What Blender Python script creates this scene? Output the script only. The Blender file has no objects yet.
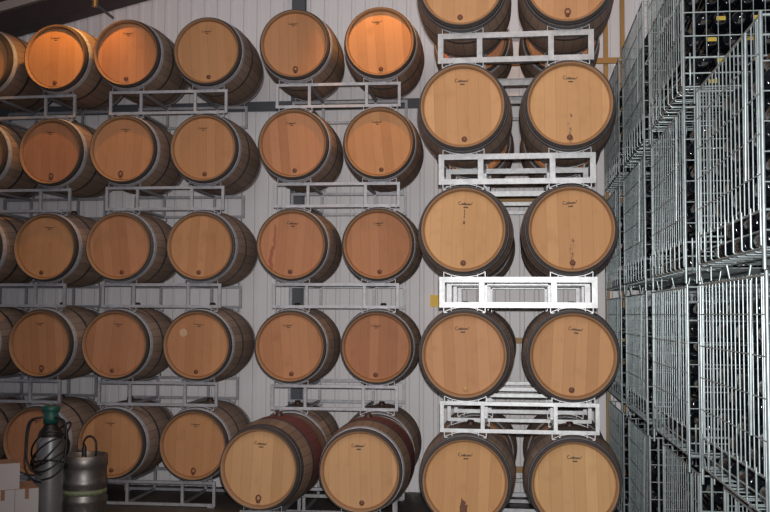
import bpy, math, random
from mathutils import Vector, Matrix
random.seed(7)
C = bpy.context.scene
COL = C.collection
PI = math.pi

# ------------------------------------------------------------------ camera, light, exposure
def cam_matrix(yaw, pit, rol):
    cy, sy, cp, sp, cr, sr = math.cos(yaw), math.sin(yaw), math.cos(pit), math.sin(pit), math.cos(rol), math.sin(rol)
    Ry = Matrix(((cy, -sy, 0), (sy, cy, 0), (0, 0, 1)))
    Rp = Matrix(((1, 0, 0), (0, cp, -sp), (0, sp, cp)))
    Rr = Matrix(((cr, 0, sr), (0, 1, 0), (-sr, 0, cr)))
    return Ry @ Rp @ Rr
FLOOR = -1.66                       # heights are measured from the camera (1.66 m above the floor)
M = cam_matrix(0.1273, 0.058, -0.0049)
cd = bpy.data.cameras.new('camera'); cam = bpy.data.objects.new('camera', cd); COL.objects.link(cam)
r, fw, up = M.col[0], M.col[1], M.col[2]
cam.matrix_world = Matrix(((r.x, up.x, -fw.x, 0), (r.y, up.y, -fw.y, 0), (r.z, up.z, -fw.z, 0), (0, 0, 0, 1)))
cd.sensor_width = 36; cd.lens = 1000 / 770 * 36; cd.clip_start = .05
C.camera = cam
w = bpy.data.worlds.new('world'); C.world = w; w.use_nodes = True
w.node_tree.nodes['Background'].inputs[0].default_value = (.74, .72, .84, 1)
w.node_tree.nodes['Background'].inputs[1].default_value = .26

def lamp(name, kind, loc, power, color, aim=None, size=.03, spot=None, blend=.5, sy=None):
    l = bpy.data.lights.new(name, kind); l.energy = power; l.color = color
    o = bpy.data.objects.new(name, l); COL.objects.link(o); o.location = loc
    if kind == 'AREA':
        l.shape = 'RECTANGLE'; l.size = size; l.size_y = sy or size
    else:
        l.shadow_soft_size = size
    if kind == 'SPOT':
        l.spot_size = spot; l.spot_blend = blend
    if aim is not None:
        o.rotation_euler = (Vector(aim) - Vector(loc)).to_track_quat('-Z', 'Y').to_euler()
    return o
# the camera's flash, two warm lamps over the wall stacks, an unseen overhead area light added as ambient fill
lamp('flash', 'SPOT', (.02, 0, .09), 1150, (1, .97, .93), aim=(.1, 7, .2), size=.02, spot=math.radians(72), blend=1)
lamp('warm_lamp_left', 'SPOT', (-3.74, 7.93, 3.08), 70, (1, .46, .10), aim=(-3.85, 8.4, 2.2), size=.04, spot=math.radians(95), blend=.7)
lamp('warm_lamp_right', 'SPOT', (-1.08, 7.62, 3.38), 110, (1, .48, .12), aim=(-1.02, 8.2, 2.1), size=.04, spot=math.radians(66), blend=.8)
lamp('warm_lamp_back', 'SPOT', (.35, 7.95, 3.7), 60, (1, .5, .2), aim=(.35, 8.5, 1.8), size=.05, spot=math.radians(80), blend=.8)
lamp('hall_fill', 'AREA', (-1.0, 4.0, 3.3), 95, (1, .88, .80), aim=(-1.0, 6.5, 0), size=6, sy=2.5)
C.view_settings.view_transform = 'Standard'; C.view_settings.look = 'None'
C.view_settings.exposure = 0; C.view_settings.gamma = 1; C.view_settings.use_curve_mapping = False

# ------------------------------------------------------------------ materials
class NT:
    def __init__(s, name):
        s.m = bpy.data.materials.new(name); s.m.use_nodes = True
        s.t = s.m.node_tree; s.b = s.t.nodes['Principled BSDF']
    def n(s, typ, **kw):
        nd = s.t.nodes.new(typ)
        for k, v in kw.items(): setattr(nd, k, v)
        return nd
    def l(s, a, b): s.t.links.new(a, b)
    def val(s, sock, v): sock.default_value = v
    def math(s, op, a, b=None, c=None):
        nd = s.n('ShaderNodeMath', operation=op)
        for i, x in enumerate((a, b, c)):
            if x is None: continue
            if isinstance(x, (int, float)): nd.inputs[i].default_value = x
            else: s.l(x, nd.inputs[i])
        return nd.outputs[0]
    def mix(s, fac, a, b, typ='MIX'):
        nd = s.n('ShaderNodeMix', data_type='RGBA', blend_type=typ)
        for sock, x in ((nd.inputs[0], fac), (nd.inputs[6], a), (nd.inputs[7], b)):
            if isinstance(x, (int, float)): sock.default_value = x
            elif isinstance(x, tuple): sock.default_value = x if len(x) == 4 else x + (1,)
            else: s.l(x, sock)
        return nd.outputs[2]
    def noise(s, vec, scale, detail=3, mapscale=None):
        if mapscale:
            mp = s.n('ShaderNodeMapping'); s.l(vec, mp.inputs[0]); mp.inputs['Scale'].default_value = mapscale; vec = mp.outputs[0]
        nd = s.n('ShaderNodeTexNoise'); nd.inputs['Scale'].default_value = scale; nd.inputs['Detail'].default_value = detail
        s.l(vec, nd.inputs['Vector']); return nd.outputs['Fac']
    def ramp(s, fac, a, b):
        nd = s.n('ShaderNodeMapRange'); s.l(fac, nd.inputs[0]); nd.inputs[1].default_value = a; nd.inputs[2].default_value = b
        return nd.outputs[0]
    def obj(s): return s.n('ShaderNodeTexCoord').outputs['Object']
    def bump(s, h, st, dist=.01):
        nd = s.n('ShaderNodeBump'); nd.inputs['Strength'].default_value = st; nd.inputs['Distance'].default_value = dist
        s.l(h, nd.inputs['Height']); s.l(nd.outputs[0], s.b.inputs['Normal'])

def plain(name, col, rough=.6, metal=0, noise=0, scale=20, spec=.5):
    t = NT(name); t.b.inputs['Roughness'].default_value = rough; t.b.inputs['Metallic'].default_value = metal
    t.b.inputs['Specular IOR Level'].default_value = spec
    if noise:
        f = t.noise(t.obj(), scale, 4)
        c = t.mix(f, tuple(x * (1 - noise) for x in col), tuple(min(1, x * (1 + noise)) for x in col))
        t.l(c, t.b.inputs['Base Color'])
    else: t.b.inputs['Base Color'].default_value = col + (1,)
    return t.m

def head_mat(name, a, b, stain=None, drip=False, run=None):
    """oak head of vertical boards; each board its own tone; a = light tone, b = dark tone"""
    t = NT(name); o = t.obj(); sp = t.n('ShaderNodeSeparateXYZ'); t.l(o, sp.inputs[0]); x, z = sp.outputs[0], sp.outputs[2]
    rnd = t.n('ShaderNodeObjectInfo').outputs['Random']
    q = t.math('ADD', t.math('MULTIPLY', x, 13.0), t.math('MULTIPLY', rnd, 9.0))
    cell = t.math('FLOOR', q); fr = t.math('FRACT', q)
    wn = t.n('ShaderNodeTexWhiteNoise', noise_dimensions='2D'); cb = t.n('ShaderNodeCombineXYZ')
    t.l(cell, cb.inputs[0]); t.l(t.math('MULTIPLY', rnd, 91.0), cb.inputs[1]); t.l(cb.outputs[0], wn.inputs['Vector'])
    sh = t.n('ShaderNodeVectorMath', operation='ADD'); cx = t.n('ShaderNodeCombineXYZ'); t.l(t.math('MULTIPLY', rnd, 50.0), cx.inputs[0]); t.l(cell, cx.inputs[1])
    t.l(o, sh.inputs[0]); t.l(cx.outputs[0], sh.inputs[1])
    g = t.noise(sh.outputs[0], 1, 5, (75, 30, 3.0))
    f = t.math('ADD', t.math('MULTIPLY', wn.outputs['Value'], .55), t.math('MULTIPLY', g, .40))
    col = t.mix(f, a, b)
    blot = t.noise(sh.outputs[0], 7, 3)
    col = t.mix(t.math('MULTIPLY', t.ramp(blot, .55, .8), .35), col, (b[0] * .7, b[1] * .62, b[2] * .6))
    hv = t.n('ShaderNodeHueSaturation'); t.l(col, hv.inputs['Color'])
    t.l(t.math('MULTIPLY_ADD', rnd, .14, .94), hv.inputs['Value'])
    t.l(t.math('MULTIPLY_ADD', rnd, .012, .495), hv.inputs['Hue']); col = hv.outputs[0]
    edge = t.math('MAXIMUM', t.math('LESS_THAN', fr, .035), 0.0)
    col = t.mix(t.math('MULTIPLY', edge, .3), col, (.10, .045, .02))
    if stain:                       # wine run from the plug upwards, a stain with its own outline
        wob = t.math('MULTIPLY', t.math('SUBTRACT', t.noise(o, 24, 2), .5), .07)
        h = t.ramp(z, -.10, -.25)
        wd = t.math('MULTIPLY', h, .05)
        m = t.math('LESS_THAN', t.math('ABSOLUTE', t.math('ADD', x, wob)), wd)
        m = t.math('MULTIPLY', m, t.math('GREATER_THAN', z, -.27))
        col = t.mix(t.math('MULTIPLY', m, .8), col, stain)
    if drip:
        wob = t.math('MULTIPLY', t.math('SUBTRACT', t.noise(o, 30, 2), .5), .05)
        m = t.math('LESS_THAN', t.math('ABSOLUTE', t.math('ADD', x, wob)), .010)
        m = t.math('MULTIPLY', m, t.math('LESS_THAN', z, -.06))
        m = t.math('MULTIPLY', m, t.ramp(t.noise(o, 40, 3), .42, .62))
        col = t.mix(t.math('MULTIPLY', m, .7), col, (.07, .035, .05))
    if run:                         # two red runs down the left of the head
        for cx_, z0, z1 in ((-.155, -.22, .16), (-.17, -.2, -.02)):
            wob = t.math('MULTIPLY', t.math('SUBTRACT', t.noise(o, 9, 2), .5), .09)
            m = t.math('LESS_THAN', t.math('ABSOLUTE', t.math('ADD', t.math('SUBTRACT', x, cx_), wob)), .009)
            m = t.math('MULTIPLY', m, t.math('MULTIPLY', t.math('GREATER_THAN', z, z0), t.math('LESS_THAN', z, z1)))
            col = t.mix(t.math('MULTIPLY', m, .6), col, run)
    t.l(col, t.b.inputs['Base Color']); t.b.inputs['Roughness'].default_value = .62
    t.b.inputs['Specular IOR Level'].default_value = .25
    t.bump(g, .15, .004)
    return t.m

def stave_mat(name, a, b, wine=None):
    t = NT(name); o = t.obj(); sp = t.n('ShaderNodeSeparateXYZ'); t.l(o, sp.inputs[0])
    ang = t.math('ARCTAN2', sp.outputs[0], sp.outputs[2]); q = t.math('MULTIPLY', ang, 30 / (2 * PI))
    cell = t.math('FLOOR', q); fr = t.math('FRACT', q)
    rnd = t.n('ShaderNodeObjectInfo').outputs['Random']
    wn = t.n('ShaderNodeTexWhiteNoise', noise_dimensions='2D'); cb = t.n('ShaderNodeCombineXYZ')
    t.l(cell, cb.inputs[0]); t.l(t.math('MULTIPLY', rnd, 37.0), cb.inputs[1]); t.l(cb.outputs[0], wn.inputs['Vector'])
    g = t.noise(o, 1, 4, (40, 4, 40))
    f = t.math('ADD', t.math('MULTIPLY', wn.outputs['Value'], .6), t.math('MULTIPLY', g, .4))
    col = t.mix(f, a, b)
    if wine:
        m = t.math('LESS_THAN', t.math('ABSOLUTE', t.math('ADD', sp.outputs[1], .02)), .17)
        up_ = t.ramp(t.math('ADD', sp.outputs[2], t.math('MULTIPLY', t.noise(o, 12, 2), .2)), -.15, .05)
        col = t.mix(t.math('MULTIPLY', t.math('MULTIPLY', m, up_), .85), col, wine)
    col = t.mix(t.math('MULTIPLY', t.math('LESS_THAN', fr, .07), .55), col, (.04, .025, .018))
    t.l(col, t.b.inputs['Base Color']); t.b.inputs['Roughness'].default_value = .7; t.b.inputs['Specular IOR Level'].default_value = .2
    return t.m

def galv(name, col, rough=.42, metal=.75):
    t = NT(name); f = t.noise(t.obj(), 28, 4)
    t.l(t.mix(t.ramp(f, .3, .7), tuple(x * .72 for x in col), col), t.b.inputs['Base Color'])
    t.b.inputs['Metallic'].default_value = metal; t.b.inputs['Roughness'].default_value = rough
    return t.m

HEAD_NEAR = head_mat('oak_head_tan', (.53, .285, .142), (.37, .182, .080))
HEAD_NEAR_WINE = head_mat('oak_head_wine', (.53, .285, .142), (.37, .182, .080), stain=(.055, .008, .016))
HEAD_NEAR_DRIP = head_mat('oak_head_drip', (.53, .285, .142), (.37, .182, .080), drip=True)
HEAD_WALL = head_mat('oak_head_red', (.50, .240, .120), (.35, .152, .070))
HEAD_REDRUN = head_mat('oak_head_redrun', (.50, .240, .120), (.35, .152, .070), run=(.24, .05, .04))
HEAD_PALE = head_mat('oak_head_pale', (.56, .33, .165), (.40, .215, .095))
STAVE = stave_mat('oak_stave', (.42, .30, .235), (.27, .19, .15))
STAVE_WINE = stave_mat('oak_stave_wine', (.33, .22, .155), (.19, .125, .09), wine=(.15, .045, .052))
CHIME = plain('chime_oak', (.30, .165, .085), .7, noise=.3, scale=9)
HOOP = galv('hoop_zinc', (.62, .63, .70), .6, .25)
HOOP_MID = galv('hoop_mid', (.18, .175, .19), .6, .3)
HOOP_DK = galv('hoop_dark', (.085, .080, .085), .6, .3)
RIM = plain('chime_end_shade', (.060, .040, .032), .8)  # gap shadow beside the hoop, painted as a dark rim
BUNG = plain('silicone_bung', (.05, .022, .018), .5)
PLUG = plain('oak_plug_stained', (.13, .045, .025), .6, noise=.4, scale=60)
PLUG_PALE = plain('oak_plug_pale', (.45, .27, .10), .6)
INK = plain('ink', (.025, .018, .015), .7)
INK_FADE = plain('ink_faded', (.085, .042, .025), .7)
PALE_STAIN = plain('pale_stain', (.52, .33, .21), .7)
ZINC = galv('galvanised_tube', (.40, .41, .43), .40, .5)
ZINC_OLD = galv('galvanised_tube_dull', (.44, .44, .48), .5, .4)
WIRE = galv('galvanised_wire', (.34, .40, .42), .36, .6)
WALL = plain('wall_sheet', (.86, .84, .88), .45, noise=.03, scale=2)
STEEL_GREY = plain('painted_steel_grey', (.085, .095, .115), .5, noise=.15, scale=5)
STEEL_DARK = plain('painted_steel_dark', (.050, .032, .035), .6, noise=.2, scale=3)
LINER = plain('roof_liner', (.50, .45, .42), .7, noise=.1)
ROOF_DARK = plain('roof_dark', (.06, .045, .04), .8, noise=.1)
ORANGE = plain('orange_paint', (.40, .22, .06), .5, noise=.15, scale=6)
YELLOW = plain('yellow_plastic', (.95, .58, .02), .45)

def concrete():
    t = NT('dark_concrete'); o = t.obj(); a = t.noise(o, 1.6, 5); b = t.noise(o, 40, 3)
    c = t.mix(t.ramp(a, .3, .7), (.060, .048, .040), (.125, .105, .09)); c = t.mix(t.math('MULTIPLY', b, .3), c, (.03, .025, .02))
    t.l(c, t.b.inputs['Base Color']); t.b.inputs['Roughness'].default_value = .55; t.bump(b, .1, .003); return t.m
CONCRETE = concrete()

# ------------------------------------------------------------------ mesh helpers
class MB:
    def __init__(s): s.v = []; s.f = []; s.sm = []
    def add(s, vs, fs, smooth=False):
        b = len(s.v); s.v += [tuple(p) for p in vs]; s.f += [tuple(b + i for i in f) for f in fs]; s.sm += [smooth] * len(fs)
    def box(s, x0, x1, y0, y1, z0, z1):
        s.add([(x0, y0, z0), (x1, y0, z0), (x1, y1, z0), (x0, y1, z0), (x0, y0, z1), (x1, y0, z1), (x1, y1, z1), (x0, y1, z1)],
              [(0, 3, 2, 1), (4, 5, 6, 7), (0, 1, 5, 4), (1, 2, 6, 5), (2, 3, 7, 6), (3, 0, 4, 7)])
    def tube(s, pts, rad, n=8, cap=True, smooth=True):
        pts = [Vector(p) for p in pts]; rings = []
        prev = None
        for i, p in enumerate(pts):
            d = (pts[min(i + 1, len(pts) - 1)] - pts[max(i - 1, 0)]).normalized()
            if prev is None:
                u = d.orthogonal().normalized()
                if abs(d.z) > .99: u = Vector((1, 0, 0))
            else:
                u = (prev - d * prev.dot(d)).normalized()
            prev = u; v = d.cross(u)
            rr = rad[i] if isinstance(rad, (list, tuple)) else rad
            rings.append([p + rr * (math.cos(2 * PI * (k + .5) / n) * u + math.sin(2 * PI * (k + .5) / n) * v) for k in range(n)])
        vs = [q for rg in rings for q in rg]; fs = []
        for i in range(len(pts) - 1):
            for k in range(n): fs.append((i * n + k, i * n + (k + 1) % n, (i + 1) * n + (k + 1) % n, (i + 1) * n + k))
        s.add(vs, fs, smooth)
        if cap: s.add(rings[0], [tuple(range(n))[::-1]]); s.add(rings[-1], [tuple(range(n))])
    def lathe(s, prof, n=48, axis='Y', closed=False, smooth=True, cx=0, cy=0):
        """prof: (t, radius) along the axis"""
        vs = []; m = len(prof)
        for k in range(n):
            a = 2 * PI * k / n
            for t, rr in prof:
                if axis == 'Y': vs.append((rr * math.sin(a), t, rr * math.cos(a)))
                else: vs.append((cx + rr * math.cos(a), cy + rr * math.sin(a), t))
        fs = []
        for k in range(n):
            k2 = (k + 1) % n
            for i in range(m - 1 if not closed else m):
                j = (i + 1) % m
                q = [k * m + i, k * m + j, k2 * m + j, k2 * m + i]
                fs.append(tuple(q))
        s.add(vs, fs, smooth)
    def disc(s, t, rr, n=48, axis='Y', flip=False, cx=0, cy=0):
        vs = [(rr * math.sin(2 * PI * k / n), t, rr * math.cos(2 * PI * k / n)) if axis == 'Y' else (cx + rr * math.cos(2 * PI * k / n), cy + rr * math.sin(2 * PI * k / n), t) for k in range(n)]
        f = tuple(range(n)); s.add(vs, [f[::-1] if flip else f])
    def mesh(s, name, mat):
        me = bpy.data.meshes.new(name); me.from_pydata(s.v, [], s.f)
        me.polygons.foreach_set('use_smooth', s.sm); me.materials.append(mat); me.update()
        return me
    def build(s, name, mat, parent=None, loc=None, kind=None):
        return link(name, s.mesh(name, mat), parent, loc, kind)
def smooth(pts, n=6):
    P = [Vector(p) for p in pts]; P = [P[0] * 2 - P[1]] + P + [P[-1] * 2 - P[-2]]; out = []
    for i in range(1, len(P) - 2):
        for k in range(n):
            t = k / n; a, b_, c, d = P[i - 1], P[i], P[i + 1], P[i + 2]
            out.append(.5 * (2 * b_ + (c - a) * t + (2 * a - 5 * b_ + 4 * c - d) * t * t + (3 * b_ - a - 3 * c + d) * t ** 3))
    return out + [P[-2]]
def fix_normals(me):
    import bmesh
    bm = bmesh.new(); bm.from_mesh(me); bmesh.ops.recalc_face_normals(bm, faces=bm.faces); bm.to_mesh(me); bm.free()
def link(name, me, parent=None, loc=None, kind=None):
    fix_normals(me)
    o = bpy.data.objects.new(name, me); COL.objects.link(o)
    if parent: o.parent = parent
    if loc: o.location = loc
    if kind: o['kind'] = kind
    return o
def tag(o, label, cat, group=None):
    o['label'] = label; o['category'] = cat
    if group: o['group'] = group
    return o
def thing(name, label, cat, loc=(0, 0, 0), rz=0, group=None):
    o = bpy.data.objects.new(name, None); COL.objects.link(o); o.location = loc; o.rotation_euler = (0, 0, rz)
    o.empty_display_size = .1
    return tag(o, label, cat, group)
def put(src, parent, mat=None):
    c = src.copy(); COL.objects.link(c); c.parent = parent
    if mat is not None and c.material_slots[0].material != mat:
        c.material_slots[0].link = 'OBJECT'; c.material_slots[0].material = mat
    return c

# ------------------------------------------------------------------ the shell
WY = 9.42
def shell():
    b = MB(); b.box(-12, 8, -4, WY + .3, FLOOR - .2, FLOOR); b.build('floor', CONCRETE, kind='structure')
    # ribbed white sheet: trapezoid ribs every 0.15 m
    prof = []; x = -9.0
    while x < 6:
        prof += [(x, WY), (x + .080, WY), (x + .092, WY - .009), (x + .122, WY - .009)]; x += .134
    vs = []
    for px, py in prof: vs += [(px, py, FLOOR), (px, py, 6.0)]
    n = len(prof)
    for px, py in prof: vs += [(px, WY + .05, FLOOR), (px, WY + .05, 6.0)]
    fs = [(2 * i, 2 * i + 2, 2 * i + 3, 2 * i + 1) for i in range(n - 1)] + [(2 * n + 2 * i, 2 * n + 2 * i + 1, 2 * n + 2 * i + 3, 2 * n + 2 * i + 2) for i in range(n - 1)]
    b = MB(); b.add(vs, fs); b.build('wall_back', WALL, kind='structure')
    # portal frame: column and girts on the wall, rafter rising to the right
    b = MB(); y0 = WY - .13
    b.box(-2.105, -1.985, y0, y0 + .012, FLOOR, 4.2); b.box(-2.105, -1.985, WY - .028, WY - .016, FLOOR, 4.2)
    b.box(-2.049, -2.041, y0 + .012, WY - .028, FLOOR, 4.2); b.build('column', STEEL_GREY, kind='structure')
    b = MB(); b.box(-9, 6, WY - .06, WY - .016, 1.96, 2.05); b.build('beam', STEEL_GREY, kind='structure')
    sl = .24
    def slope(name, y0, y1, d0, d1, mat, xa=-9.0, xb=.5):
        za, zb = 2.73 + sl * (xa + 5.14), 2.73 + sl * (xb + 5.14)
        b = MB(); b.add([(xa, y0, za + d0), (xb, y0, zb + d0), (xb, y1, zb + d0), (xa, y1, za + d0), (xa, y0, za + d1), (xb, y0, zb + d1), (xb, y1, zb + d1), (xa, y1, za + d1)],
              [(0, 3, 2, 1), (4, 5, 6, 7), (0, 1, 5, 4), (1, 2, 6, 5), (2, 3, 7, 6), (3, 0, 4, 7)])
        return b.build(name, mat, kind='structure')
    slope('rafter', WY - .22, WY - .02, 0, .205, STEEL_DARK)
    slope('trim_1', WY - .26, WY - .02, .210, .300, LINER)
    slope('ceiling', -4, WY + .05, .75, .80, ROOF_DARK, -12, 8)
    slope('trim_2', WY - .05, WY - .02, .305, .75, ROOF_DARK)
shell()

# ------------------------------------------------------------------ oak barrels
L, HR, BR = .95, .2925, .340
def rad(t): return HR + (BR - HR) * (1 - (2 * t / L - 1) ** 2)
def barrel_parts():
    P = {}
    b = MB(); N = 21
    out = [(t - L / 2, rad(t)) for t in [0, .018] + [L * i / N for i in range(1, N)] + [L - .018, L]]
    prof = [(-L / 2 + .050, HR - .026)] + [(-L / 2 + .004, HR - .017), (-L / 2, HR - .008)] + [(-L / 2, HR - .002)] + out[1:-1] + [(L / 2, HR - .002), (L / 2, HR - .008), (L / 2 - .004, HR - .019), (L / 2 - .050, HR - .026)]
    b.lathe(prof, 48); P['stave_body'] = b.mesh('stave_body', STAVE)
    me = P['stave_body']; me.materials.append(CHIME); me.materials.append(RIM)
    for p in me.polygons:                                   # cut stave ends: oak bevel inside, outer rim painted dark as shadow
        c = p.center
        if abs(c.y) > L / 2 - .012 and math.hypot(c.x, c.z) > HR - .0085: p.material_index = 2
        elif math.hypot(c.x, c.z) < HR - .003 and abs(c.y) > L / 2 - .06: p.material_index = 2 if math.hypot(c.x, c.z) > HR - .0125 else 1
    b = MB(); t0 = -L / 2 + .033
    b.lathe([(t0, .001), (t0, .262), (t0 + .006, HR - .0245), (t0 + .016, HR - .0245)], 48, smooth=False); P['head'] = b.mesh('head', HEAD_NEAR)
    b = MB(); t0 = L / 2 - .033
    b.lathe([(t0, .001), (t0, .262), (t0 - .006, HR - .0245), (t0 - .016, HR - .0245)], 48, smooth=False); P['head_rear'] = b.mesh('head', HEAD_WALL)
    for i, (a, c) in enumerate(((.018, .050), (.062, .104), (.285, .315), (L - .315, L - .285), (L - .104, L - .062), (L - .050, L - .018))):
        b = MB(); e = .0025
        b.lathe([(a - L / 2, rad(a) - .004), (a - L / 2, rad(a) + e), ((a + c) / 2 - L / 2, rad((a + c) / 2) + e + .0005), (c - L / 2, rad(c) + e), (c - L / 2, rad(c) - .004)], 48, smooth=False)
        P['hoop%d' % i] = b.mesh('hoop', HOOP if i in (1, 4) else HOOP_DK)  # end hoops coloured dark to stand in for shade ahead of the zinc hoop
    b = MB(); b.lathe([(BR - .004, .030), (BR + .012, .029), (BR + .030, .022), (BR + .032, .001)], 16, 'Z'); P['bung'] = b.mesh('bung', BUNG)
    b = MB(); t0 = -L / 2 + .033
    b.lathe([(t0 + .002, .020), (t0 - .008, .018), (t0 - .010, .013), (t0 - .012, .001)], 14); P['plug'] = b.mesh('head_plug', PLUG)
    # a hanging loop of the tap left on some heads
    b = MB(); b.tube([(.017 * math.sin(a), t0 - .006, .022 + .022 * math.cos(a)) for a in [i * 2 * PI / 14 for i in range(15)]], .0055, 6)
    b.lathe([(t0 + .002, .014), (t0 - .018, .012), (t0 - .020, .001)], 10); P['tap'] = b.mesh('tap_ring', PLUG)
    # cooper's mark: a script word between two tall strokes with a short line under it
    b = MB(); y = -L / 2 + .0322
    def stroke(pts, wd=.0042):
        for (x0, z0), (x1, z1) in zip(pts, pts[1:]):
            dx, dz = x1 - x0, z1 - z0; ln = math.hypot(dx, dz) or 1e-6; px, pz = -dz / ln * wd / 2, dx / ln * wd / 2
            ex, ez = dx / ln * wd * .3, dz / ln * wd * .3
            q = [(x0 + px - ex, z0 + pz - ez), (x1 + px + ex, z1 + pz + ez), (x1 - px + ex, z1 - pz + ez), (x0 - px - ex, z0 - pz - ez)]
            b.add([(a, y - .0006, c) for a, c in q] + [(a, y + .002, c) for a, c in q], [(0, 1, 2, 3), (7, 6, 5, 4), (0, 4, 5, 1), (1, 5, 6, 2), (2, 6, 7, 3), (3, 7, 4, 0)])
    stroke([(-.036, .026), (-.044, .029), (-.052, .022), (-.054, .010), (-.048, .001), (-.036, .000), (-.028, .006)])       # C
    def loop(cx, w=.006, h=.007): stroke([(cx + w * math.cos(a), .007 + h * math.sin(a)) for a in [PI / 3 + i * PI / 3 for i in range(7)]])
    loop(-.022); stroke([(-.015, .013), (-.014, .001), (-.009, .002)])                   # a
    stroke([(-.008, .022), (-.009, .001), (-.002, .001)]); loop(-.004, .005)             # d
    loop(.008); stroke([(.014, .010), (.015, .001), (.020, .002), (.022, .012), (.023, .001)])
    stroke([(.023, .010), (.028, .013), (.030, .001), (.034, .012), (.038, .002), (.044, .004), (.052, .024)])
    for k in range(4):
        x0 = -.012 + k * .009
        stroke([(x0, -.018), (x0, -.026), (x0 + .005, -.026), (x0 + .005, -.018), (x0, -.018)], .0035)
    P['mark'] = b.mesh('stencil_mark', INK)
    b = MB(); y = -L / 2 + .0322
    for i in range(5):
        z0 = -.035 - .02 * i + (.005 if i == 3 else 0)
        if i != 3: stroke([(.002 * (i % 2), z0), (.001, z0 - .013)], .006 if i < 3 else .012)
    P['tally'] = b.mesh('tally_mark', INK_FADE)
    b = MB(); b.lathe([(-L / 2 + .034, .034), (-L / 2 + .0322, .034), (-L / 2 + .0322, .001)], 20, smooth=False); P['spot'] = b.mesh('pale_stain', PALE_STAIN)
    for me in P.values(): fix_normals(me)
    return P
BP = barrel_parts()
def part(parent, name, me, roll, mat=None, off=(0, 0), extra=0):
    o = bpy.data.objects.new(name, me); COL.objects.link(o); o.parent = parent
    c, s = math.cos(roll), math.sin(roll)
    o.location = (off[0] * c + off[1] * s, 0, BR + off[1] * c - off[0] * s); o.rotation_euler = (0, roll + extra, 0)
    if mat is not None and me.materials[0] != mat:
        o.material_slots[0].link = 'OBJECT'; o.material_slots[0].material = mat
    return o
def sub(hd, name, me, mat=None, off=(0, 0), extra=0):
    """a piece on the barrel head: plug, mark, stain"""
    o = bpy.data.objects.new(name, me); COL.objects.link(o); o.parent = hd
    o.location = (off[0], 0, off[1]); o.rotation_euler = (0, extra, 0)
    if mat is not None and me.materials[0] != mat:
        o.material_slots[0].link = 'OBJECT'; o.material_slots[0].material = mat
    return o
def barrel(x, y, z, rz, label, group, head=HEAD_WALL, stave=STAVE, tap='plug', ink=INK_FADE, second_hoop=None, end_hoop=None, spot=None, tally=False, plug_mat=None, roll=None, mark=True):
    """x, y: centre of the front head; z: axis height"""
    q = .5 * L
    t = thing('oak_barrel', label, 'barrel', (x - q * math.sin(rz), y + q * math.cos(rz), z - BR), rz, group)
    roll = random.uniform(-.12, .12) if roll is None else roll
    part(t, 'stave_body', BP['stave_body'], roll, stave)
    hd = part(t, 'head', BP['head'], roll, head); part(t, 'head', BP['head_rear'], roll)
    for i in range(6):
        m = None
        if second_hoop is not None and i in (1, 4): m = second_hoop
        if end_hoop is not None and i in (0, 5): m = end_hoop
        part(t, 'hoop', BP['hoop%d' % i], roll, m)
    part(t, 'bung', BP['bung'], roll)
    if tap == 'plug': sub(hd, 'head_plug', BP['plug'], plug_mat, (random.uniform(-.01, .01), -.225))
    elif tap == 'tap': sub(hd, 'tap_ring', BP['tap'], None, (random.uniform(-.01, .01), -.235))
    if mark:
        mk = sub(hd, 'stencil_mark', BP['mark'], ink, (random.uniform(-.012, .012), .172), random.uniform(-.06, .06)); ms = (.88, .75) if head != HEAD_WALL else (.78, .55); mk.scale = (ms[0], 1, ms[1])
    if tally: sub(hd, 'tally_mark', BP['tally'], None, (.002, .172))
    if spot: sub(hd, 'pale_stain', BP['spot'], None, spot)['label'] = 'pale round stain'
    return t

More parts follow.
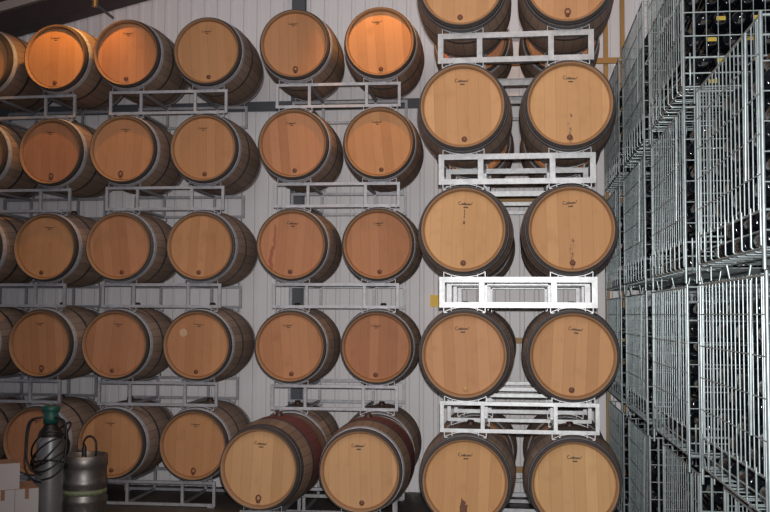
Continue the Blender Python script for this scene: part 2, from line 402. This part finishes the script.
# ------------------------------------------------------------------ barrel racks
RT = .12                                     # how far behind the heads the rack's front frame stands
RD = .72                                     # rack depth
RCON = rad(RT)                               # barrel radius there
def rack_mesh(tb, lower):
    """welded two-barrel rack; origin at the middle of its front frame, at the level its barrels' undersides reach"""
    P = []
    W, H = 1.07, .85 - 2 * RCON - .012
    zt, zb = -.004, -.004 - H
    for yy in (0, RD):
        b = MB(); y0, y1 = yy - tb / 2, yy + tb / 2
        b.box(-W / 2, W / 2, y0, y1, zt - tb, zt); b.box(-W / 2, W / 2, y0, y1, zb, zb + tb)
        for x in (-W / 2 + tb / 2, -.245, .245, W / 2 - tb / 2):
            b.box(x - tb / 2, x + tb / 2, y0, y1, zb + tb, zt - tb)
        P.append(('end_frame', b))
    tt = tb * .9
    for x in (-.245, .245):
        for za in (zt - tt - .002, zb + .002):
            b = MB(); b.box(x - tt / 2, x + tt / 2, tb / 2, RD - tb / 2, za, za + tt); P.append(('cross_bar', b))
    for x in (-.363, .363):
        for s in ((1, -1) if lower else (1,)):
            for yy in (0, RD):
                b = MB(); w = .014; ang = .47
                cz = (RCON + .0005) if s > 0 else (zb - RCON - .0005 + .0)
                pts = []
                for i in range(13):
                    a = -ang + 2 * ang * i / 12
                    rr = RCON + .0015
                    pts.append((x + rr * math.sin(a), cz - s * rr * math.cos(a)))
                vs = []
                for px, pz in pts:
                    for dy, dz in ((-w, 0), (w, 0), (w, -s * .004), (-w, -s * .005)): vs.append((px, yy + dy, pz + dz))
                fs = []
                for i in range(12):
                    for k in range(4): fs.append((4 * i + k, 4 * i + (k + 1) % 4, 4 * i + 4 + (k + 1) % 4, 4 * i + 4 + k))
                fs += [(0, 1, 2, 3), (48, 49, 50, 51)]
                b.add(vs, fs)
                for sx in (-1, 1):                       # lugs that hold the cradle's ends off the tube
                    px = x + sx * RCON * math.sin(ang); pz = cz - s * RCON * math.cos(ang)
                    z0, z1 = sorted((pz - s * .004, (zt - .003 if s > 0 else zb + .003)))
                    b.box(px - .003, px + .003, yy - w, yy + w, z0, z1)
                    b.box(px - sx * .052 - .003, px - sx * .052 + .003, yy - w, yy - w + .006, *sorted((pz - s * .001, (zt - .003 if s > 0 else zb + .003))))
                    b.box(*sorted((px, px - sx * .055)), yy - w, yy - w + .006, *sorted((pz + s * .002, pz - s * .004)))
                P.append(('saddle', b))
    if not lower:
        b = MB()
        for x in (-.5, .5):
            for yy in (0, RD): b = MB(); b.box(x - .03, x + .03, yy - .03, yy + .03, zb - .0125, zb); P.append(('foot_pad', b))
    return [(n, b.mesh('rack_' + n, ZINC)) for n, b in P]
RACKS = {}
def rack_parts(tb, lower):
    if (tb, lower) not in RACKS:
        RACKS[tb, lower] = rack_mesh(tb, lower)
        for n, me in RACKS[tb, lower]: fix_normals(me)
    return RACKS[tb, lower]
def rack(x, y, z, rz, label, group, tb, lower, mat):
    t = thing('barrel_rack', label, 'rack', (x - RT * math.sin(rz), y + RT * math.cos(rz), z - RCON), rz, group)
    for n, me in rack_parts(tb, lower):
        o = bpy.data.objects.new(n, me); COL.objects.link(o); o.parent = t
        if mat != ZINC: o.material_slots[0].link = 'OBJECT'; o.material_slots[0].material = mat
    return t

Z0, PITCH, SP = 2.275, .85, .7254
ROW = ['top', 'second', 'third', 'fourth', 'bottom']
ROWR = ['top row', 'second row down', 'third row down', 'fourth row down', 'bottom row']
def stack(Xc, Yc, lean, rz, blabel, rlabel, bgroup, rgroup, opts, tbs, rmat):
    for k in range(5):
        for i, s in enumerate((-.5, .5)):
            x = Xc + s * SP * math.cos(rz) + lean * (k - 2); y = Yc + s * SP * math.sin(rz)
            barrel(x, y, Z0 - PITCH * k, rz, blabel(k, i), bgroup, **opts(k, i))
        xr = Xc + lean * (k - 1.5) if k < 4 else Xc + lean * 2
        rack(xr, Yc, Z0 - PITCH * k, rz, rlabel(k), rgroup, tbs(k), k < 4, rmat(k))

# wall stacks, from the left: columns 0-1, 2-3, 4-5
look = {(0, 1): 'lit orange by lamp', (0, 2): 'lit orange, shaded left', (0, 0): 'cut by photo edge', (0, 3): 'with dull brown head', (0, 4): 'part lit orange', (0, 5): 'with brightest orange head',
        (1, 1): 'with ring tap', (3, 3): 'with pale round spot', (2, 4): 'with red runs', (1, 4): 'with dark red plug',
        (4, 1): 'behind gas cylinder', (4, 2): 'behind steel keg', (4, 3): 'with ring tap', (2, 2): 'with plain unmarked head'}
COLN = ['leftmost', 'second from left', 'third from left', 'fourth from left', 'fifth from left', 'sixth from left']
ORD = ['first', 'second', 'third', 'fourth', 'fifth', 'sixth']
def wall_label(c):
    def f(k, i):
        n = c + i; q = look.get((k, n), '')
        if k == 4 and n >= 4:
            return 'oak barrel hidden behind the %s wine-stained front barrel' % ('left' if n == 4 else 'right')
        return 'oak barrel%s, %s row of wall stacks, %s' % (' ' + q if q else '', ROW[k], 'leftmost' if n == 0 else ORD[n] + ' from left')
    return f
def wall_opts(c):
    def f(k, i):
        n = c + i
        d = dict(head=HEAD_WALL, ink=INK_FADE, tap='plug')
        if (k, n) in ((1, 1), (1, 2), (0, 4), (4, 3), (3, 1)): d['tap'] = 'tap'
        if (k, n) == (3, 3): d['spot'] = (-.125, .105)
        if n >= 4: d['ink'] = INK
        if (k, n) in ((2, 2), (2, 3)): d['end_hoop'] = HOOP_MID
        if (k, n) in ((2, 2), (2, 3)): d['mark'] = False
        if (k, n) == (2, 4): d['head'] = HEAD_REDRUN
        return d
    return f
def wr_label(name):
    def f(k):
        if k == 4: return 'galvanised two-barrel rack on the floor under the %s wall stack' % name
        return 'galvanised two-barrel rack under the %s row of the %s wall stack' % (ROW[k], name)
    return f
G = 'barrels stacked against the wall'; GR = 'racks of the wall stacks'
stack(-4.4658, 8.3641, -.0264, -.0357, wall_label(0), wr_label('left'), G, GR, wall_opts(0), lambda k: .024, lambda k: ZINC_OLD)
stack(-3.0297, 8.2842, -.0168, .0213, wall_label(2), wr_label('middle'), G, GR, wall_opts(2), lambda k: .024, lambda k: ZINC_OLD)
stack(-1.4713, 8.1579, -.0040, .0250, wall_label(4), wr_label('right'), G, GR, wall_opts(4), lambda k: .024, lambda k: ZINC_OLD)
# the stack hidden behind the front stack
def hid_label(k, i): return 'oak barrel mostly hidden behind the front stack, %s row, %s column' % (ROW[k], ('left', 'right')[i])
def hid_rack(k): return 'galvanised rack behind the front stack, under its %s row, mostly hidden' % ROW[k]
stack(.045, 8.16, .0064, 0, hid_label, hid_rack, 'barrels behind the front stack', 'racks behind the front stack', lambda k, i: dict(head=HEAD_WALL), lambda k: .030, lambda k: ZINC)
# the front stack on the right
fl = {(0, 0): 'cut by photo top', (0, 1): 'with ring tap', (1, 0): 'with clear script mark', (1, 1): 'with dark drip',
      (2, 0): 'with small tally marks', (2, 1): 'with long dark drip', (3, 0): 'with pale plug', (3, 1): 'with faint mark',
      (4, 0): 'with purple wine stain', (4, 1): 'with pale clean head'}
def front_label(k, i): return 'oak barrel %s, nearer front stack, %s row, %s one' % (fl[k, i], ROW[k], ('left', 'right')[i])
def front_rack(k):
    if k == 4: return 'galvanised rack on the floor under the nearer front stack'
    return 'galvanised rack under the %s row of the nearer front stack%s' % (ROW[k], {2: ', brightest', 0: '', 1: '', 3: ', thin'}[k])
def front_opts(k, i):
    d = dict(head=HEAD_NEAR, ink=INK, tap='plug', second_hoop=HOOP_MID, roll=random.uniform(-.05, .05))
    if (k, i) in ((1, 1), (2, 1)): d['head'] = HEAD_NEAR_DRIP
    if (k, i) == (4, 0): d.update(head=HEAD_NEAR_WINE, plug_mat=PLUG_PALE)
    if (k, i) == (4, 1): d['head'] = HEAD_PALE
    if (k, i) == (0, 1): d['tap'] = 'tap'
    if (k, i) == (2, 0): d['tally'] = True
    if (k, i) == (3, 0): d['plug_mat'] = PLUG_PALE
    return d
stack(.029, 6.7781, .0064, -.0043, front_label, front_rack, 'barrels of the nearer front stack', 'racks of the nearer front stack', front_opts, lambda k: .026 if k >= 3 else .038, lambda k: ZINC)

# the two wine-stained barrels standing in front of the wall stack, on their own rack
for x, y, z, rz, lab, hd, ro in ((-1.832, 7.14, -1.125, -.045, 'wine-stained oak barrel on the floor rack, left one, with ring tap', HEAD_PALE, .05),
                                 (-1.088, 7.13, -1.125, -.004, 'wine-stained oak barrel on the floor rack, right one, with clear mark', HEAD_PALE, -.03)):
    barrel(x, y, z, rz, lab, 'wine-stained barrels on the floor rack', head=hd, stave=STAVE_WINE, tap='tap' if x < -1.5 else 'plug', ink=INK_FADE if x < -1.5 else INK, roll=ro, second_hoop=HOOP_DK if x < -1.5 else None)
rack(-1.458, 7.135, -1.125, 0, 'galvanised rack on the floor under the wine-stained front pair', 'racks of the front barrels', .026, False, ZINC)

# ------------------------------------------------------------------ wire cages of bottles on the right
GLASS = plain('dark_bottle_glass', (.003, .004, .006), .10, spec=.35)
FOIL = plain('yellow_foil', (.34, .25, .03), .5)
CW, CD, CH = 1.0, 1.17, .90            # across, along the row, pitch
def bar(b, p, q, rr): b.tube([p, q], rr, 6)
def cage_meshes():
    P = []
    wr = .0029; z0, z1 = .205, CH - .012
    # corner posts, double rods, and the rails between them
    for x in (0, CW):
        for y in (0, CD):
            b = MB(); sx = 1 if x == 0 else -1; sy = 1 if y == 0 else -1
            bar(b, (x, y, .0), (x, y, CH - .004), .0075); bar(b, (x, y + sy * .045, .14), (x, y + sy * .045, z1), .0042); bar(b, (x + sx * .05, y, .0), (x + sx * .05, y, z1), .0045)
            P.append(('corner_post', b))
    for z in (z1 - .006, z0):
        for p, q in (((0, 0), (CW, 0)), ((0, CD), (CW, CD)), ((0, 0), (0, CD)), ((CW, 0), (CW, CD))):
            b = MB(); bar(b, p + (z,), q + (z,), .0052); P.append(('rail', b))
    for x in (0, CW):                                       # long sides
        b = MB(); n = 17
        for i in range(1, n): bar(b, (x, CD * i / n, z0), (x, CD * i / n, z1), wr)
        for z in (.33, .47, .61, .75): bar(b, (x - .004, 0, z), (x - .004, CD, z), wr * .8)
        P.append(('side_mesh', b))
    for y in (0, CD):                                       # short ends
        b = MB(); n = 18
        for i in range(1, n): bar(b, (CW * i / n, y, z0), (CW * i / n, y, z1), wr * .8)
        for z in (.30, .405, .51, .615, .72, .81): bar(b, (0, y - .004, z), (CW, y - .004, z), wr)
        P.append(('end_mesh', b))
    for x, s in ((0, 1), (CW, -1)):                         # wide-meshed skirt bent in under the bottles
        b = MB(); n = 8
        for i in range(n + 1):
            y = .02 + (CD - .04) * i / n
            b.tube([(x - s * .006, y, z0 + .02), (x - s * .006, y, .085), (x + s * .012, y, .068), (x + s * .14, y, .068)], .0042, 6)
        for z in (.075, .135): bar(b, (x, 0, z), (x, CD, z), .004)
        P.append(('skirt_mesh', b))
    for y, s in ((0, 1), (CD, -1)):
        b = MB(); n = 7
        for i in range(n + 1):
            x = .03 + (CW - .06) * i / n
            b.tube([(x, y - s * .006, z0 + .02), (x, y - s * .006, .085), (x, y + s * .012, .068), (x, y + s * .12, .068)], .0042, 6)
        for z in (.075, .135): bar(b, (0, y, z), (CW, y, z), .004)
        P.append(('skirt_mesh', b))
    b = MB()
    for i in range(14): y = CD * (i + .5) / 14; bar(b, (0, y, .074), (CW, y, .074), .0028)
    for x in (.1, .3, .5, .7, .9): bar(b, (x, 0, .066), (x, CD, .066), .005)
    P.append(('floor_grid', b))
    b = MB(); bar(b, (-.012, .20, .33), (-.012, .17, z1 - .02), .006); P.append(('latch_rod', b))
    for x in (.14, CW - .14):
        for y in (.14, CD - .14):
            b = MB(); b.tube([(x - .05, y, .066), (x - .04, y, .004), (x + .04, y, .004), (x + .05, y, .066)], .007, 6); P.append(('foot', b))
    out = [(n, b.mesh('cage_' + n, WIRE)) for n, b in P]
    for n, me in out: fix_normals(me)
    return out
CAGE = cage_meshes()
def bottle_mb(seg, foil=False):
    b = MB()      # lies along +Y, base at y = 0, towards the camera
    b.lathe([(.012, .001), (.010, .016), (.001, .026), (.0, .031), (.004, .036), (.19, .037), (.215, .030), (.232, .0155), (.295, .0145), (.30, .001)], seg)
    return b
bt = bottle_mb(16); BOT = bt.mesh('wine_bottle', GLASS); fix_normals(BOT)
b = MB(); b.box(-.022, .022, -.0035, -.002, -.010, .010); LAB = b.mesh('bottle_tag', FOIL); fix_normals(LAB)
small = bottle_mb(8)
mass = MB()
LEV = {0: (1.03, 1.00), 1: (.155, .875), 2: (-.745, .90), 3: (-1.66, .915)}      # base height and cage height for each level, top level first
LEVN = ['topmost level', 'second level down', 'third level down', 'floor level']
COLY = {1: 3.45, 2: 4.97, 3: 6.45, 4: 7.95}
COLNM = {1: 'nearest stack', 2: 'second nearest stack', 3: 'third nearest stack', 4: 'farthest stack'}
XC = {0: .83, 1: .83, 2: .835, 3: .845}
XO = {(3, 1): .085, (3, 2): .04}
NIND = [0]
BX, BZ = .088, .088
for lev in range(4):
    for c in (1, 2, 3, 4):
        if lev == 0 and c == 1: continue
        z, h = LEV[lev]; x0 = XC[lev] + XO.get((lev, c), 0); y0 = COLY[c]
        t = thing('wire_cage', 'galvanised wire cage of dark bottles, %s, %s' % (LEVN[lev], COLNM[c]), 'cage', (x0, y0, z), random.uniform(-.004, .004), 'wire bottle cages on the right')
        t.scale = (1, 1, h / CH)
        for n, me in CAGE:
            o = bpy.data.objects.new(n, me); COL.objects.link(o); o.parent = t
        s = h / CH
        for iz in range(8):
            for iy in range(3):
                for ix in range(10):
                    bx = x0 + .062 + BX * ix + (BX / 2 if iz % 2 else 0); bz = z + (.079 * s + .0372) + .094 * iz * s; by = y0 + .07 + .355 * iy
                    ind = (iy == 0 and ((c, lev) == (2, 0) and ix < 7 or c == 1 and lev < 3 and ix < 2)) or (c <= 2 and ix == 0 and lev in (1, 2)) or (c == 2 and lev == 0 and ix == 0) or (c == 1 and lev == 3 and ix == 0)
                    if ind and NIND[0] < 298:
                        NIND[0] += 1
                        o = bpy.data.objects.new('wine_bottle', BOT); COL.objects.link(o); o.location = (bx, by, bz)
                        tag(o, 'dark wine bottle in the wire cage, %s, %s' % (LEVN[lev], COLNM[c]), 'bottle', 'wine bottles in the cage on the %s, %s' % (LEVN[lev], COLNM[c]))
                        if (c, lev) == (2, 0) and iy == 0 and ix % 2 == 1:
                            p = bpy.data.objects.new('base_label', LAB); COL.objects.link(p); p.parent = o; p['label'] = 'yellow label'
                    else:
                        mass.add([(vx + bx, vy + by, vz + bz) for vx, vy, vz in small.v], small.f, True)
ms = mass.build('wine_bottles', GLASS); ms['kind'] = 'stuff'
tag(ms, 'dark wine bottles lying deeper in the wire cages on the right', 'bottles')

# ------------------------------------------------------------------ orange shelving frame behind the hidden stack
t = thing('pallet_rack', 'orange painted rack frame standing at the wall behind the front stack', 'rack', (.3, 9.28, FLOOR))
for x in (.855, 1.005, -.30):
    b = MB(); b.box(x - .3 - .019, x - .3 + .019, -.03, .03, 0, 5.2); b.build('upright', ORANGE, t)
for z in (2.33, 1.06, -.235, -1.4):
    b = MB(); b.box(-.57, .70, -.056, -.031, z - FLOOR - .026, z - FLOOR + .026); b.build('beam', ORANGE, t)
b = MB(); b.box(-.765, -.68, WY - .10, WY - .0165, .07, .18); b.box(-.75, -.695, WY - .108, WY - .10, .085, .165)
tag(b.build('wall_box', YELLOW), 'small yellow box fixed to the white wall left of the bright rack', 'box')

# ------------------------------------------------------------------ keg, gas cylinder, cartons
KEG = galv('keg_steel', (.30, .28, .27), .42, .85); KEGB = plain('keg_band', (.20, .23, .13), .5, noise=.95, scale=70)
RUB = plain('black_rubber', (.012, .011, .013), .45); GREEN = plain('green_cap', (.012, .085, .070), .45)
t = thing('beer_keg', 'stainless steel keg with hose coupler on the floor beside the gas cylinder', 'keg', (-3.41, 7.72, FLOOR))
b = MB(); R0 = .187
prof = [(.0, R0 - .012), (.0, R0), (.055, R0), (.06, R0 - .008), (.075, R0 - .008)]
for zc in (.175, .315): prof += [(zc - .03, R0 - .006), (zc - .012, R0 + .003), (zc + .012, R0 + .003), (zc + .03, R0 - .006)]
prof += [(.42, R0 - .008), (.435, R0 - .006), (.45, R0), (.525, R0), (.53, R0 - .006), (.525, R0 - .014), (.45, R0 - .018), (.455, .05), (.47, .045), (.47, .001)]
b.lathe(prof, 40, 'Z'); b.build('keg_body', KEG, t)
b = MB(); b.lathe([(.222, R0 - .007), (.222, R0 - .0035), (.262, R0 - .0035), (.262, R0 - .007)], 40, 'Z'); o = b.build('label_band', KEGB, t); o['label'] = 'green and cream label band'
b = MB(); b.lathe([(.47, .034), (.50, .034), (.505, .020), (.58, .018), (.60, .012), (.602, .001)], 14, 'Z'); b.tube([(0, 0, .55), (-.055, -.02, .56)], .010, 8); kc = b.build('coupler', RUB, t)
b = MB(); b.tube(smooth([(0, 0, .60)] + [(.055 - .055 * math.cos(a), -.02, .60 + .075 * math.sin(a)) for a in [.2 + i * .30 for i in range(10)]] + [(.11, -.02, .54), (.09, -.01, .50), (.05, .0, .478)], 3), .008, 8); b.build('hose', RUB, kc)

CYL = plain('cylinder_grey', (.27, .27, .28), .38, .5, noise=.15)
t = thing('gas_cylinder', 'tall grey gas cylinder with green cap and black hose beside the keg', 'cylinder', (-3.567, 7.45, FLOOR))
b = MB(); b.lathe([(0, .085), (.008, .098), (.03, .1025), (.66, .1025), (.70, .097), (.735, .083), (.765, .060), (.785, .036), (.81, .032), (.81, .001)], 36, 'Z'); b.build('cylinder_body', CYL, t)
b = MB(); b.lathe([(.80, .048), (.80, .058), (.865, .058), (.87, .050), (.90, .068), (.925, .070), (.935, .055), (.936, .001)], 20, 'Z')
b.build('valve_cap', GREEN, t)
b = MB(); b.lathe([(.70, .0985), (.74, .084), (.77, .061), (.80, .045)], 28, 'Z'); b.build('shoulder', RUB, t)
b = MB()
for k, (rx, ry, zc, A, ph) in enumerate(((.135, .118, .56, .12, .3), (.142, .124, .60, .15, 2.6), (.130, .130, .53, .07, 1.2), (.150, .136, .63, .17, .9), (.138, .142, .57, .13, 2.1), (.128, .113, .48, .05, 2.9))):
    b.tube([(rx * math.cos(a), ry * math.sin(a), zc + A * math.sin(a + ph)) for a in [q * 2 * PI / 30 for q in range(31)]], .0075, 6)
for sx, x1, zz in ((1, .165, .62), (-1, -.165, .60), (-1, -.15, .66)):
    b.tube(smooth([(sx * .05, -.04, .85), (x1 * .8, -.06, .83), (x1 * .97, -.07, .76), (x1, -.08, zz), (x1 * .93, -.10, zz - .13), (x1 * .5, -.13, zz - .21), (0, -.145, zz - .235)]), .0075, 8)
b.build('hose', RUB, t)

CARD = plain('white_carton', (.50, .46, .46), .8, noise=.05, scale=6); TAPE = plain('brown_tape', (.27, .14, .08), .5); LID = plain('carton_brown', (.30, .17, .11), .8)
def carton(cx, cy, z, rz, wd, dp, h, label):
    t = thing('carton', label, 'carton', (cx, cy, z), rz, 'white cartons by the gas cylinder')
    b = MB(); b.box(-wd / 2, wd / 2, -dp / 2, dp / 2, 0, h - .003); b.build('carton_body', CARD, t)
    for s_ in (-1, 1):
        b = MB(); b.box(*sorted((s_ * wd / 2, s_ * .001)), -dp / 2, dp / 2, h - .003, h); b.build('flap', LID, t)
    b = MB(); b.box(-.014, .014, -dp / 2 - .001, -dp / 2, h - .075, h); b.build('tape', TAPE, t)
hs = .189; BZR = .62
def at(u, v):                            # u along the pile's front, v back from it; origin at the pile's front right corner
    c, q = math.cos(BZR), math.sin(BZR)
    return (-3.452 + u * c - v * q, 7.04 + u * q + v * c)
for i, nm in enumerate(('bottom', 'middle')):
    carton(*at(-.0825, .165), FLOOR + hs * i, BZR, .164, .33, hs, 'white carton standing next to the gas cylinder, narrow end forward, %s layer, right one' % nm)
    carton(*at(-.249, .165), FLOOR + hs * i, BZR, .164, .33, hs, 'white carton under the top carton, narrow end forward, %s layer, left one' % nm)
carton(*at(-.300, .115), FLOOR + hs * 2, BZR, .33, .22, hs, 'white carton on top of the carton pile at lower left')

# a small brass-headed rod fixed under the roof at the top left
BRASS = plain('brass', (.55, .33, .12), .35, .7)
t = thing('sprinkler', 'small brass-headed grey pipe at the wall below the rafter, top left', 'pipe', (-3.925, 8.9, 2.925))
b = MB(); b.tube([(0, 0, .0), (.18, .02, -.14)], .013, 8); b.build('pipe', STEEL_GREY, t)
b = MB(); b.tube([(0, 0, -.03), (0, 0, .04)], .03, 10); b.build('brass_head', BRASS, t)
